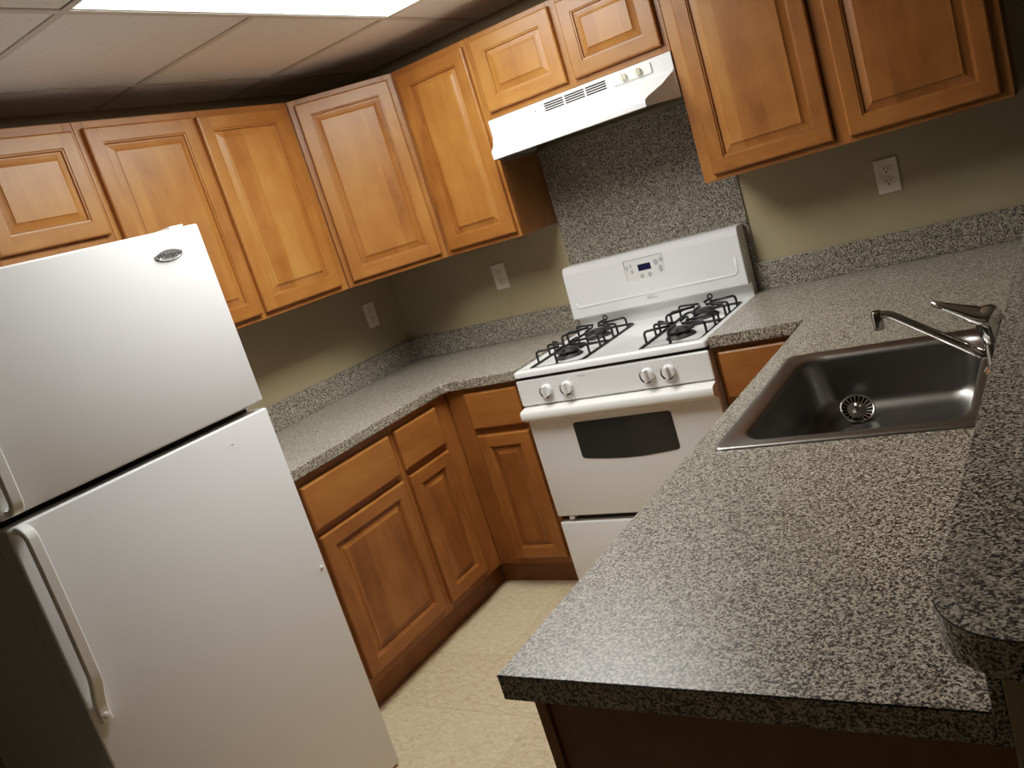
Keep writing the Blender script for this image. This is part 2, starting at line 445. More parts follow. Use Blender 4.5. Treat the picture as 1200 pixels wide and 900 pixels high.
# --- tall two-door left wall cabinet
h = ZT-ZB
c = thing('wall_cabinet', 'tall two-door maple wall cabinet on the left wall between refrigerator and corner', 'cabinet', (0, -1.067, ZB), 'maple wall cabinets')
B(.001, FD, -1.525, -.612, ZB, ZT, .001, 1).build('carcass', M['wood_dark'], c)
face_frame(c, .913, h, (FD, -1.525, ZB), R90, [(0, .035), (.878, .913), (.437, .477)], [(0, .03, .035, .437), (0, .03, .477, .878), (h-.035, h, .035, .437), (h-.035, h, .477, .878)])
door(c, .415, .713, (D, -1.504, 1.388), R90); door(c, .412, .713, (D, -1.068, 1.388), R90)

# --- diagonal corner cabinet
c = thing('wall_cabinet', 'angled single-door maple corner wall cabinet', 'cabinet', (.2, -.2, ZB), 'maple wall cabinets')
k = .019/math.sqrt(2)
MB().prism([(.001, -.001), (.001, -.610), (D-k-.002, -.610), (.610, -D+k+.002), (.610, -.001)], ZB, ZT, 0).build('carcass', M['wood_dark'], c)
L = .306*math.sqrt(2)
face_frame(c, L, h, (D-k, -.610+k, ZB), R45, [(.003, .04), (L-.04, L-.003)], [(0, .03, .04, L-.04), (h-.03, h, .04, L-.04)])
n = Vector((1, 1, 0)).normalized()
p0 = Vector((D, -.610, 1.388))+n*.026
door(c, L-.052, .716, p0, R45)

# --- single-door cabinet on back wall, left of hood
c = thing('wall_cabinet', 'tall narrow single-door maple wall cabinet left of the range hood', 'cabinet', (.8, 0, ZB), 'maple wall cabinets')
B(.612, .981, -FD, -.001, ZB, ZT, .001, 1).build('carcass', M['wood_dark'], c)
face_frame(c, .369, h, (.612, -FD, ZB), 0, [(0, .03), (.339, .369)], [(0, .03, .03, .339), (h-.035, h, .03, .339)])
door(c, .336, .713, (.633, -D, 1.388), 0)

# --- cabinet above hood
c = thing('wall_cabinet', 'short two-door maple wall cabinet directly above the white range hood', 'cabinet', (1.36, 0, 1.818), 'maple wall cabinets')
h2 = ZT-1.818
B(.982, 1.741, -FD, -.001, 1.818, ZT, .001, 1).build('carcass', M['wood_dark'], c)
face_frame(c, .759, h2, (.982, -FD, 1.818), 0, [(0, .03), (.729, .759), (.358, .40)], [(0, .03, .03, .358), (0, .03, .40, .729), (h2-.03, h2, .03, .358), (h2-.03, h2, .40, .729)])
door(c, .347, .264, (1.006, -D, 1.842), 0); door(c, .336, .264, (1.384, -D, 1.842), 0)

# --- right wall cabinet
c = thing('wall_cabinet', 'large two-door maple wall cabinet right of the range hood above the sink counter', 'cabinet', (2.2, 0, ZB), 'maple wall cabinets')
B(1.742, 2.665, -FD, -.001, ZB, ZT, .001, 1).build('carcass', M['wood_dark'], c)
face_frame(c, .923, h, (1.742, -FD, ZB), 0, [(0, .045), (.885, .923), (.44, .485)], [(0, .03, .045, .44), (0, .03, .485, .885), (h-.035, h, .045, .44), (h-.035, h, .485, .885)])
door(c, .396, .713, (1.783, -D, 1.388), 0); door(c, .411, .713, (2.224, -D, 1.386), 0)

# ------------------------------------------------------------------ base cabinets
BT, TK, BF = .875, .56, .6075
def base_rails(w, h, a, b):
    return [(0, .035, a, b), (.555, .60, a, b), (h-.045, h, a, b)]
hb = BT-.105
c = thing('base_cabinet', 'wide maple base cabinet with one drawer beside the refrigerator', 'cabinet', (.3, -1.24, 0), 'maple base cabinets')
B(.001, BF-.019, -1.490, -.986, .105, BT, .001, 1).build('carcass', M['wood_dark'], c)
face_frame(c, .504, hb, (BF-.019, -1.490, .105), R90, [(0, .05), (.470, .504)], base_rails(.504, hb, .05, .470))
slab(c, .453, .155, (BF, -1.456, .688), R90); door(c, .448, .526, (BF, -1.451, .138), R90)
B(.02, TK, -1.490, -.986, 0, .104).build('toe_kick', M['wood_toe'], c)

c = thing('base_cabinet', 'narrow maple base cabinet with small drawer at the left of the inside corner', 'cabinet', (.3, -.8, 0), 'maple base cabinets')
B(.001, BF-.019, -.985, -.610, .105, BT, .001, 1).build('carcass', M['wood_dark'], c)
face_frame(c, .376, hb, (BF-.019, -.985, .105), R90, [(0, .030), (.265, .3775)], base_rails(.376, hb, .030, .265))
slab(c, .258, .152, (BF, -.968, .692), R90); door(c, .254, .526, (BF, -.966, .138), R90)
B(.02, TK, -.985, -.5625, 0, .104).build('toe_kick', M['wood_toe'], c)

c = thing('base_cabinet', 'narrow maple base cabinet between the inside corner and the white range', 'cabinet', (.8, -.3, 0), 'maple base cabinets')
B(.611, .973, -BF+.019, -.001, .105, BT, .001, 1).build('carcass', M['wood_dark'], c)
face_frame(c, .364, hb, (.6095, -BF+.019, .105), 0, [(-.0016, .105), (.330, .364)], base_rails(.364, hb, .105, .330))
slab(c, .253, .149, (.705, -BF, .704), 0); door(c, .250, .540, (.706, -BF, .136), 0)
B(.562, .973, -TK, -.02, 0, .104).build('toe_kick', M['wood_toe'], c)

c = thing('base_cabinet', 'small maple base cabinet with drawer wedged between range and sink counter', 'cabinet', (1.9, -.3, 0), 'maple base cabinets')
B(1.744, 2.062, -BF+.019, -.001, .105, BT, .001, 1).build('carcass', M['wood_dark'], c)
face_frame(c, .318, hb, (1.744, -BF+.019, .105), 0, [(0, .03), (.26, .318)], base_rails(.318, hb, .03, .26))
slab(c, .245, .160, (1.758, -BF, .697), 0); door(c, .245, .54, (1.758, -BF, .136), 0)
B(1.744, 2.10, -TK, -.02, 0, .104).build('toe_kick', M['wood_toe'], c)

# peninsula cabinet: front faces -x, end panel faces the camera
c = thing('base_cabinet', 'maple peninsula cabinet under the sink with a dark end panel', 'cabinet', (2.35, -1.5, 0), 'maple base cabinets')
cz = BT-.001
m = MB()
m.box(2.095, 2.113, -2.365, -.65, .105, .72); m.box(2.62, 2.638, -2.365, -.65, .105, cz); m.box(2.113, 2.62, -2.365, -.65, .105, .123); m.box(2.113, 2.62, -.668, -.65, .123, .72)
m.box(2.095, 2.62, -2.365, -1.72, .72, cz)
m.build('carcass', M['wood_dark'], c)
face_frame(c, 1.715, hb, (2.095, -.65, .105), -R90, [(0, .06), (.52, .57), (1.10, 1.14), (1.655, 1.715)], [(0, .035, .06, 1.655), (.555, .60, .06, 1.655), (hb-.045, hb, .06, 1.655)])
for i, (y0, wd) in enumerate(((-.70, .48), (-1.21, .54), (-1.78, .54))):
    slab(c, wd, .158, (2.076, y0, .690), -R90); door(c, wd, .532, (2.076, y0, .138), -R90)
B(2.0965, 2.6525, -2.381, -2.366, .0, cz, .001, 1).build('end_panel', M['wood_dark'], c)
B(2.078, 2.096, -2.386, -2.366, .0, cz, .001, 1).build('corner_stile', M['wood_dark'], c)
B(2.15, 2.62, -2.364, -.66, 0, .104).build('toe_kick', M['wood_toe'], c)

# ------------------------------------------------------------------ countertops
CZ0, CZ1 = .876, .914
c = thing('countertop', 'L-shaped speckled laminate countertop on the left between refrigerator and range', 'countertop', (.3, -.3, CZ0), 'speckled laminate counters')
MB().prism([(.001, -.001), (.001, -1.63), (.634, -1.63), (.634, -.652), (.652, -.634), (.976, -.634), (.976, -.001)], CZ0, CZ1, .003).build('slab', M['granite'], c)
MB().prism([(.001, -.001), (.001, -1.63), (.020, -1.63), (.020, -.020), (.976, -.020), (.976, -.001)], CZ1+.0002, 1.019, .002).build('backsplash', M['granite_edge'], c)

SX0, SX1, SY0, SY1 = 2.103, 2.632, -1.655, -1.030     # sink rim
c = thing('countertop', 'speckled laminate peninsula countertop with the sink set in it', 'countertop', (2.3, -1.2, CZ0), 'speckled laminate counters')
t = MB(); bm = t.bm
xs = [1.743, 2.05, SX0+.012, SX1-.012, 2.6395]; ys = [-2.41, SY0+.012, SY1-.012, -.634, -.001]
def inside(i, j): return not (i == 0 and j != 3) and not (i == 2 and j == 1)
V = {}
def gv(i, j, z):
    if (i, j, z) not in V: V[(i, j, z)] = bm.verts.new((xs[i], ys[j], z))
    return V[(i, j, z)]
for i in range(4):
    for j in range(4):
        if not inside(i, j): continue
        for z in (CZ0, CZ1): bm.faces.new([gv(i, j, z), gv(i+1, j, z), gv(i+1, j+1, z), gv(i, j+1, z)])
        for (di, dj, a, b) in ((-1, 0, (i, j), (i, j+1)), (1, 0, (i+1, j), (i+1, j+1)), (0, -1, (i, j), (i+1, j)), (0, 1, (i, j+1), (i+1, j+1))):
            ii, jj = i+di, j+dj
            if not (0 <= ii < 4 and 0 <= jj < 4 and inside(ii, jj)):
                bm.faces.new([gv(*a, CZ0), gv(*b, CZ0), gv(*b, CZ1), gv(*a, CZ1)])
bmesh.ops.recalc_face_normals(bm, faces=bm.faces)
bmesh.ops.bevel(bm, geom=[e for e in bm.edges if e.is_manifold and e.calc_face_angle(0) > 1], offset=.0015, segments=2, affect='EDGES')
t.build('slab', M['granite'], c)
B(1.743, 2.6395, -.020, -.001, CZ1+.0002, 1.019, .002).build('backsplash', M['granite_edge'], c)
B(2.6400, 2.6525, -2.411, -.0205, CZ0, 1.0315, .001, 1).build('side_splash', M['granite_edge'], c)

# raised bar top
r = .075; poly = [(3.066, -.002), (2.667, -.002)]
for a in range(0, 9): poly.append((2.620+r-r*math.cos(a/8*PI/2), -2.528+r-r*math.sin(a/8*PI/2)))
for a in range(0, 9): poly.append((3.02-r+r*math.sin(a/8*PI/2), -2.528+r-r*math.cos(a/8*PI/2)))
bar = tag(MB().prism(poly, 1.0318, 1.070, .0010, 1).build('bar_top', M['granite_bar_shaded']), 'raised speckled bar top with rounded corner on the low wall behind the sink', 'countertop')

MB().tube([(x, y, 1.0693) for x, y in poly[3:]], .0007, 6).build('edge_seam', M['dark'], bar)
MB().tube([(2.0503, -2.4103, .9133), (2.6395, -2.4103, .9133)], .0007, 6).build('edge_seam', M['dark'], c)
# laminate panel behind the range
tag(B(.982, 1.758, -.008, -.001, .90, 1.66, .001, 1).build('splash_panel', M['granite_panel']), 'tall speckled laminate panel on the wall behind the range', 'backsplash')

# ------------------------------------------------------------------ outlets
def outlet(label, loc, rz):
    o = bpy.data.objects.new('electrical_outlet', None); o.location = loc; o.rotation_euler = (0, 0, rz); COL.objects.link(o)
    tag(o, label, 'outlet', 'wall outlets')
    def part(mb, name, mat, par):
        x = mb.build(name, mat, None, (0, 0, 0)); x.parent = par; return x
    part(MB().box(-.037, .037, -.006, 0, -.058, .058, .003, 2), 'cover_plate', M['plate'], o)
    for z in (-.0205, .0205):
        mb = MB(); pts = []
        for a in range(32):
            t = 2*PI*a/32; pts.append((max(-.0165, min(.0165, .0185*math.cos(t))), z+max(-.0135, min(.0135, .0175*math.sin(t)))))
        Rm = Matrix(((1, 0, 0, 0), (0, 0, 1, 0), (0, 1, 0, 0), (0, 0, 0, 1)))
        mb.prism(pts, -.0085, -.0055, .0006, 1, 0, Rm)
        rc = part(mb, 'receptacle', M['plate'], o)
        s = MB(); s.box(-.0075, -.0050, -.0090, -.0080, z-.001, z+.0075); s.box(.0050, .0075, -.0090, -.0080, z, z+.0070)
        s.lathe([(.0028, -.0002), (.0028, .0006), (0, .0006)], (0, -.0084, z-.0075), (0, -1, 0), 10)
        part(s, 'slots', M['slot'], rc)
    part(MB().lathe([(.0032, 0), (.0032, .0008), (.002, .0013), (0, .0013)], (0, -.006, 0), (0, -1, 0), 12), 'screw', M['plate'], o)
    return o
outlet('ivory wall outlet left of the range on the back wall', (.623, -.0005, 1.207), 0)
outlet('ivory wall outlet on the back wall above the peninsula counter', (2.254, -.0005, 1.214), 0)
outlet('dim wall outlet on the left wall near the corner', (.0005, -.217, 1.202), R90)

# ------------------------------------------------------------------ refrigerator
FX = .86; Y0, Y1 = -2.398, -1.656
fr = thing('refrigerator', 'white top-freezer refrigerator on the tiled floor at the left', 'refrigerator', (.45, -2.02, 0))
B(.27, .785, Y0+.004, Y1-.004, .02, 1.688, .004).build('cabinet_body', M['fr_side'], fr)
B(.785, .797, Y0+.018, Y1-.018, .06, 1.68).build('gasket', M['seal'], fr)
def slabdoor(name, z0, z1):
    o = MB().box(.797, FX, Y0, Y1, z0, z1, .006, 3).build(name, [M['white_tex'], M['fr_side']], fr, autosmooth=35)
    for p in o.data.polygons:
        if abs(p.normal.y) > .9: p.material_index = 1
    return o
fd = slabdoor('freezer_door', 1.1905, 1.696)
rd = slabdoor('refrigerator_door', .010, 1.1705)
B(.50, .79, Y0+.03, Y1-.03, .0, .02).build('base_grille', M['seal'], fr)
B(.66, .848, Y1-.078, Y1-.035, 1.6962, 1.7035, .003).build('hinge_cover', M['white_plastic'], fr)
B(.70, .785, Y0+.03, Y1-.03, 1.1722, 1.1888).build('door_divider', M['seal'], fr)
def handle(par, z0, z1, lowend):
    """long bowed handle: flat band screwed down at one end, arching into the door at the other"""
    yc = -2.372; hw = .0125; th = .015
    zf, ze = (z0, z1) if lowend else (z1, z0); d = 1 if lowend else -1
    mb = MB(); bm = mb.bm
    path = []                       # (x out of door, z) of the band's centre line
    for k in range(3): path.append((.0065, zf+d*(.002+.014*k)))
    for k in range(1, 13):
        u = k/12; path.append((.0065+.0305*(3*u*u-2*u**3), zf+d*(.030+.095*u)))
    zs, zt = zf+d*.125, ze-d*.034
    for k in range(1, 9): path.append((.037+.003*math.sin(PI*k/8), zs+(zt-zs)*k/8))
    for k in range(1, 9):
        t = PI/2*k/8; path.append((.0085+.0285*math.cos(t), zt+d*.0265*math.sin(t)))
    path.append((-.002, zt+d*.0265))
    n = len(path); rings = []
    for i in range(n):
        p, q = path[max(0, i-1)], path[min(n-1, i+1)]
        tx, tz = q[0]-p[0], q[1]-p[1]; L_ = math.hypot(tx, tz); nx, nz = (tz/L_*d, -tx/L_*d)
        x, z = path[i]; h = th/2
        prof_ = [(-hw, -h), (hw, -h), (hw, h*.75), (hw*.80, h), (-hw*.80, h), (-hw, h*.75)]
        rings.append([bm.verts.new((FX+x+nx*w, yc+v, z+nz*w)) for v, w in prof_])
    for a, b in zip(rings, rings[1:]):
        for j in range(6):
            fc = bm.faces.new((a[j], a[(j+1) % 6], b[(j+1) % 6], b[j])); fc.smooth = True
    bm.faces.new(rings[0]); bm.faces.new(rings[-1])
    hd = mb.build('handle', M['white_plastic'], par, autosmooth=30)
    MB().lathe([(.0075, 0), (.0075, .0012), (.006, .002), (0, .0022)], (FX+.0138, yc, zf+d*.016), (1, 0, 0), 16).build('screw_cap', M['white_plastic'], hd)
    return hd
handle(rd, .690, 1.1690, True)
handle(fd, 1.193, 1.60, False)
# badge
bd = MB().lathe([(.030, 0), (.030, .002), (.027, .0038), (.0255, .0028), (0, .0028)], (FX, -1.777, 1.6345), (1, 0, 0), 40)
for v in bd.bm.verts:
    v.co.y = -1.777+(v.co.y+1.777)*1.43; v.co.z = 1.6345+(v.co.z-1.6345)*.50
bd = bd.build('badge', M['badge'], fd, autosmooth=40); bd['label'] = 'oval silver badge'
text_mesh('badge_lettering', 'Whirlpool', .0185, M['dark'], bd, (FX+.0036, -1.775, 1.6335), (0, 1, 0), (0, 0, 1), .2)
sw = MB(); sw.tube([(FX+.0033, -1.777+.030*math.cos(t), 1.6365+.0075*math.sin(t)) for t in [PI*.25+PI*.75*k/10 for k in range(11)]], .0007, 6)
sw.build('badge_swoosh', M['print'], bd)
# hinge-side plug and small dent marks
MB().lathe([(.006, 0), (.006, .002), (.004, .0035), (0, .004)], (FX, -1.674, .681), (1, 0, 0), 16).build('hole_plug', M['white_plastic'], rd)
MB().lathe([(.0035, 0), (.003, .001), (0, .0014)], (FX, -1.804, 1.121), (1, 0, 0), 12).build('scuff_mark', M['chip'], rd)

# ------------------------------------------------------------------ gas range
GX0, GX1 = .980, 1.738; GC = (GX0+GX1)/2
ra = thing('gas_range', 'white freestanding gas range with black grates between the counters', 'range', (GC, -.35, 0))
B(GX0+.001, GX1-.001, -.600, -.012, .02, .884, .002, 1).build('body', M['white'], ra)
for x in (GX0+.05, GX1-.05):
    for y in (-.55, -.06): MB().lathe([(.016, 0), (.016, .006), (.008, .008), (.008, .025)], (x, y, 0), (0, 0, 1), 12).build('foot', M['seal'], ra)
# cooktop: pressed tray with raised rim
ct = MB(); bm = ct.bm
def rr(x0, x1, y0, y1, z, r, n=5):
    out = []
    for (cx, cy, a0) in ((x1-r, y1-r, 0), (x0+r, y1-r, PI/2), (x0+r, y0+r, PI), (x1-r, y0+r, 1.5*PI)):
        for k in range(n): out.append(bm.verts.new((cx+r*math.cos(a0+PI/2*k/(n-1)), cy+r*math.sin(a0+PI/2*k/(n-1)), z)))
    return out
def brd(a, b, smooth=True):
    n = len(a)
    for j in range(n):
        f = bm.faces.new((a[j], a[(j+1) % n], b[(j+1) % n], b[j])); f.smooth = smooth
q = [rr(GX0, GX1, -.648, -.03, .886, .012), rr(GX0, GX1, -.648, -.03, .902, .012), rr(GX0+.003, GX1-.003, -.645, -.033, .907, .012), rr(GX0+.010, GX1-.010, -.638, -.036, .909, .012),
     rr(GX0+.024, GX1-.024, -.616, -.055, .9085, .03), rr(GX0+.034, GX1-.034, -.606, -.065, .8960, .03)]
for a, b in zip(q, q[1:]): brd(a, b)
bm.faces.new(q[-1]); bm.faces.new(q[0])
co = ct.build('cooktop', M['white'], ra, autosmooth=50)
BXC = [1.132, 1.586]; BYC = [-.468, -.212]
for x in BXC:
    for y in BYC:
        b = MB()
        b.lathe([(.054, .8962), (.053, .9000), (.047, .9060), (.036, .9100), (.031, .915), (.026, .916), (0, .916)], (x, y, 0), (0, 0, 1), 28)
        bu = b.build('burner', M['burner'], ra, autosmooth=50)
        k = MB(); pts = []
        for a in range(48):
            t = 2*PI*a/48; rad = .043+.0035*(1 if (a % 6) in (0, 1, 2) else -1); pts.append((x+rad*math.cos(t), y+rad*math.sin(t)))
        k.prism(pts, .916, .924, .0015, 1)
        k.lathe([(.034, .924), (.030, .928), (.010, .929), (0, .929)], (x, y, 0), (0, 0, 1), 24)
        k.build('burner_cap', M['burner'], bu)
def grate(xc):
    g = MB(); r = .0049; zr, zt = .9005, .944
    xl, xr, yf, yb = xc-.112, xc+.112, -.594, -.098; cr = .02
    loop = []
    for (cx, cy, a0) in ((xr-cr, yb-cr, 0), (xl+cr, yb-cr, PI/2), (xl+cr, yf+cr, PI), (xr-cr, yf+cr, 1.5*PI)):
        for kk in range(5): loop.append((cx+cr*math.cos(a0+PI/2*kk/4), cy+cr*math.sin(a0+PI/2*kk/4), zr))
    g.tube(loop, r, 8, True)
    def finger(p, q):
        p = Vector(p); q = Vector(q); d = (q-p).normalized(); b = .010
        g.tube([(p.x, p.y, zr), (p.x, p.y, zt-b), (p.x+d.x*b*.3, p.y+d.y*b*.3, zt-b*.3), (p.x+d.x*b, p.y+d.y*b, zt), (q.x, q.y, zt)], r, 8)
    for y in BYC:
        for s, xe in ((1, xl), (-1, xr)):
            for dy in (-.046, .046):
                finger((xe, y+dy, 0), (xc-s*.022, y+dy*.42, 0))
            finger((xe, y+(.098 if y < -.3 else -.098)*.92, 0), (xc-s*.060, y+(.098 if y < -.3 else -.098)*.45, 0))
        # loop fingers running front to back over each burner
        finger((xc, y-.100 if y < -.3 else y-.095, 0), (xc, y-.028, 0))
        finger((xc, y+.095, 0), (xc, y+.028, 0))
    ym = (BYC[0]+BYC[1])/2
    g.tube([(xl, ym, zr), (xl+.03, ym, zr+.002), (xr-.03, ym, zr+.002), (xr, ym, zr)], r, 8)
    g.tube([(xc, yf, zr), (xc, BYC[0]-.1, zr)], r, 8); g.tube([(xc, yb, zr), (xc, BYC[1]+.095, zr)], r, 8)
    g.tube([(xc, ym-.034, zr), (xc, ym+.034, zr)], r, 8)
    # little ring at the rear finger
    g.tube([(xc+.009*math.cos(t), BYC[1]+.095, zt+.006+.009*math.sin(t)) for t in [2*PI*i/14 for i in range(14)]], .003, 6, True)
    return g.build('grate', M['black'], ra)
for x in BXC: grate(x)
# control fascia
B(GX0, GX1, -.640, -.600, .8745, .8835).build('fascia_gap', M['seal'], ra)
cf = MB(); Rm = Matrix(((0, 0, 1, 0), (1, 0, 0, 0), (0, 1, 0, 0), (0, 0, 0, 1)))   # poly (y,z) extruded along x
cf.prism([(-.602, .774), (-.640, .774), (-.646, .780), (-.644, .868), (-.640, .8735), (-.602, .8735)], GX0, GX1, .004, 2, 0, Rm)
cf = cf.build('control_fascia', M['white'], ra)
for x in (1.106, 1.193, 1.512, 1.590):
    kn = MB()
    kn.lathe([(.0235, 0), (.0230, .004), (.0222, .013), (.020, .017), (0, .0175)], (x, -.6455, .826), (0, -1, 0), 32)
    kn = kn.build('knob', M['white'], ra, autosmooth=40)
    g = MB().box(-.0055, .0055, -.0330, -.012, -.0215, .0215, .003, 2)
    g = g.build('grip', M['white'], None, (0, 0, 0)); g.parent = kn; g.location = Vector((x, -.6455, .826))-world_loc(ra)
    MB().lathe([(.010, .008), (.0238, .008), (.0245, .010), (.0238, .0122), (.010, .0122)], (x-.0042, -.6457, .8222), (0, -1, 0), 32).build('knob_shade_disc', M['seal'], kn)  # off-centre black disc standing in for the crescent of shade at the knob
    for a in (-75, -40, 0, 40, 75):
        mk = MB(); t = math.radians(90+a); R_ = .035
        mk.box(x+R_*math.cos(t)-.0018, x+R_*math.cos(t)+.0018, -.6462, -.6449, .826+R_*math.sin(t)-.0012, .826+R_*math.sin(t)+.0012)
        mk.build('dial_mark', M['button'], kn)
B(1.245, 1.275, -.6456, -.6446, .8585, .8605).build('printed_mark', M['button'], ra)
# oven door
dz0, dz1 = .321, .770
od = MB().box(GX0+.002, GX1-.002, -.645, -.606, dz0, dz1, .005, 3).build('oven_door', M['white'], ra, autosmooth=40)
pts = []
wx0, wx1, wz0, wz1 = 1.168, 1.556, .548, .690
for i in range(13):
    u = i/12; pts.append((wx0+.012+(wx1-wx0-.024)*u, wz0-.012*math.sin(PI*u)))
pts += [(wx1-.003, wz0+.004), (wx1, wz0+.012), (wx1, wz1-.010), (wx1-.004, wz1-.003), (wx1-.012, wz1), (wx0+.012, wz1), (wx0+.004, wz1-.003), (wx0, wz1-.010), (wx0, wz0+.012), (wx0+.003, wz0+.004)]
Ry = Matrix(((1, 0, 0, 0), (0, 0, 1, 0), (0, 1, 0, 0), (0, 0, 0, 1)))
MB().prism(pts, -.6470, -.6440, .001, 1, 0, Ry).build('window', M['glass'], od)
hm = MB()
sec = [(-.640, .712), (-.656, .716), (-.668, .724), (-.6835, .730), (-.6860, .735), (-.6840, .757), (-.6780, .763), (-.640, .768)]
N = 24; rings = []
for i in range(N+1):
    u = i/N; x = GX0+.002+(GX1-GX0-.004)*u
    e = min(u, 1-u)*N
    sc = .94 if e < .5 else 1.
    bow = 1+.03*math.sin(PI*u)
    rings.append([hm.bm.verts.new((x, -.640+(y+.640)*sc*bow, .745+(z-.745)*(.9+.1*sc))) for y, z in sec])
for a, b in zip(rings, rings[1:]):
    for j in range(len(sec)-1):
        fc = hm.bm.faces.new((a[j], a[j+1], b[j+1], b[j])); fc.smooth = True
hm.bm.faces.new(rings[0]); hm.bm.faces.new(rings[-1])
hm.build('handle', M['white_plastic'], od, autosmooth=50)
# gap and storage drawer
B(GX0+.006, GX1-.006, -.615, -.601, .296, .317).build('drawer_gap', M['seal'], ra)
B(1.030, 1.052, -.642, -.616, .306, .3165, .001, 1).build('latch_clip', M['white_plastic'], ra)
MB().box(GX0+.002, GX1-.002, -.643, -.604, .028, .2950, .006, 3).build('storage_drawer', M['white'], ra, autosmooth=40)
# backguard
bg = MB()
bg.prism([(-.012, .886), (-.060, .886), (-.066, .962), (-.103, .9635), (-.104, .968), (-.094, 1.150), (-.088, 1.172), (-.076, 1.180), (-.012, 1.180)], GX0+.001, GX1-.001, .004, 2, 0, Rm)
bgo = bg.build('backguard', M['white'], ra)
def bgy(z): return -.104+(z-.968)*(.010/.182)
gl = MB(); path = [(GX0+.030, 1.030), (GX0+.032, 1.016), (GX0+.042, 1.008)]
path += [(GX0+.042+(GX1-GX0-.084)*k/10, 1.008) for k in range(1, 11)]
path += [(GX1-.032, 1.016), (GX1-.030, 1.030), (GX1-.030, 1.075)]
gl.tube([(x, bgy(z)+.0008, z) for x, z in path], .0062, 10, squash=.55)
gl.build('embossed_ridge', M['white'], bgo)
cp = MB().prism([(1.266, 1.068), (1.430, 1.066), (1.432, 1.149), (1.268, 1.149)], bgy(1.11)-.003, bgy(1.11)+.004, .001, 1, 0, Ry).build('control_panel', M['white_plastic'], bgo)
fy = bgy(1.11)-.0032
MB().box(1.264, 1.4305, fy+.001, fy+.006, 1.1495, 1.1510).box(1.2640, 1.2655, fy+.001, fy+.006, 1.068, 1.151).build('panel_edge', M['print'], bgo)
def fbox(x0, x1, z0, z1, name, mat): return B(x0, x1, fy-.0012, fy+.001, z0, z1, .0004, 1).build(name, mat, cp)
fbox(1.323, 1.378, 1.101, 1.127, 'display', M['display'])
for x, z, rx_, rz_ in ((1.276, 1.122, .005, .010), (1.293, 1.128, .005, .008), (1.295, 1.104, .006, .009), (1.333, 1.080, .0085, .009), (1.366, 1.081, .0085, .009), (1.402, 1.122, .010, .012), (1.424, 1.128, .0085, .010), (1.416, 1.094, .009, .015)):
    b = MB().lathe([(1, 0), (1, .0008), (.8, .0012), (0, .0012)], (0, 0, 0), (0, -1, 0), 20)
    for v in b.bm.verts: v.co = Vector((x+v.co.x*rx_, fy+v.co.y, z+v.co.z*rz_))
    b.build('button', M['button'], cp)
lg = text_mesh('range_lettering', 'Whirlpool', .0105, M['print'], bgo, (1.352, bgy(.990)-.0008, .989), (1, 0, 0), (0, .055, 1), .2)
MB().tube([(1.352+.022*math.cos(t), bgy(.992)-.0006, .992+.006*math.sin(t)) for t in [PI*.3+PI*.7*k/8 for k in range(9)]], .0007, 6).build('range_swoosh', M['print'], bgo)

# ------------------------------------------------------------------ range hood
HX0, HX1 = .985, 1.738
hd = thing('range_hood', 'white under-cabinet range hood over the stove', 'range hood', ((HX0+HX1)/2, -.2, 1.665))
mb = MB(); bm = mb.bm
def row(i, y, z): return [bm.verts.new((HX0+i, y, z)), bm.verts.new((HX1-i, y, z))]
yf = -.311
prof = [row(0, -.009, 1.8165), row(0, yf+.003, 1.8165), row(0, yf, 1.8135), row(0, yf-.001, 1.762), row(.004, yf-.006, 1.754), row(.030, -.372, 1.722), row(.058, -.440, 1.697), row(.066, -.455, 1.688), row(.068, -.457, 1.682), row(.068, -.457, 1.666)]
for a, b in zip(prof, prof[1:]):
    fc = bm.faces.new((a[0], a[1], b[1], b[0])); fc.smooth = False
# sides
for s in (0, 1):
    low = bm.verts.new((HX0 if s == 0 else HX1, -.009, 1.666)); lowf = bm.verts.new((HX0 if s == 0 else HX1, yf, 1.666))
    bm.faces.new([low]+[prof[k][s] for k in range(0, 4)]+[lowf])
    for k in range(3, 9): bm.faces.new([lowf, prof[k][s], prof[k+1][s]])
bmesh.ops.remove_doubles(bm, verts=bm.verts, dist=1e-5)
sh = mb.build('shell', M['white_hood'], hd)
sm = sh.modifiers.new('thickness', 'SOLIDIFY'); sm.thickness = .0015; sm.offset = -1
# bottom flange and underside
u = MB(); 
u.box(HX0+.004, HX1-.004, -.300, -.012, 1.690, 1.693); u.box(HX0+.075, HX1-.075, -.440, -.300, 1.690, 1.693)
u.build('filter_panel', M['filter'], hd)
l = MB(); l.box(HX0+.068, HX1-.068, -.4562, -.445, 1.664, 1.667); l.box(HX0+.002, HX1-.002, -.024, -.010, 1.660, 1.672)
l.box(HX0+.001, HX0+.012, -.30, -.024, 1.660, 1.668); l.box(HX1-.012, HX1-.001, -.30, -.024, 1.660, 1.668)
l.build('bottom_flange', M['filter'], hd)
v = MB()
for grp in range(3):
    x0 = 1.234+grp*.0875
    for s in range(4): v.box(x0, x0+.081, yf-.0022, yf+.001, 1.7745+s*.0082, 1.7745+s*.0082+.0052, .0012, 1)
v.build('vent_slots', M['dark'], hd)
B(1.515, 1.664, yf-.005, yf, 1.771, 1.8075, .004, 2).build('switch_plate', M['white_plastic'], hd)
for x in (1.562, 1.617):
    kb = MB().lathe([(.013, 0), (.0125, .010), (.010, .013), (0, .013)], (x, yf-.005, 1.790), (0, -1, 0), 20).build('knob', M['ivory'], hd, autosmooth=40)
    MB().box(x-.002, x+.002, yf-.021, yf-.017, 1.781, 1.799, .001, 1).build('pointer', M['ivory'], kb)
MB().lathe([(.0035, 0), (.003, .0015), (0, .0018)], (1.193, yf-.0008, 1.789), (0, -1, 0), 12).build('screw', M['print'], hd)
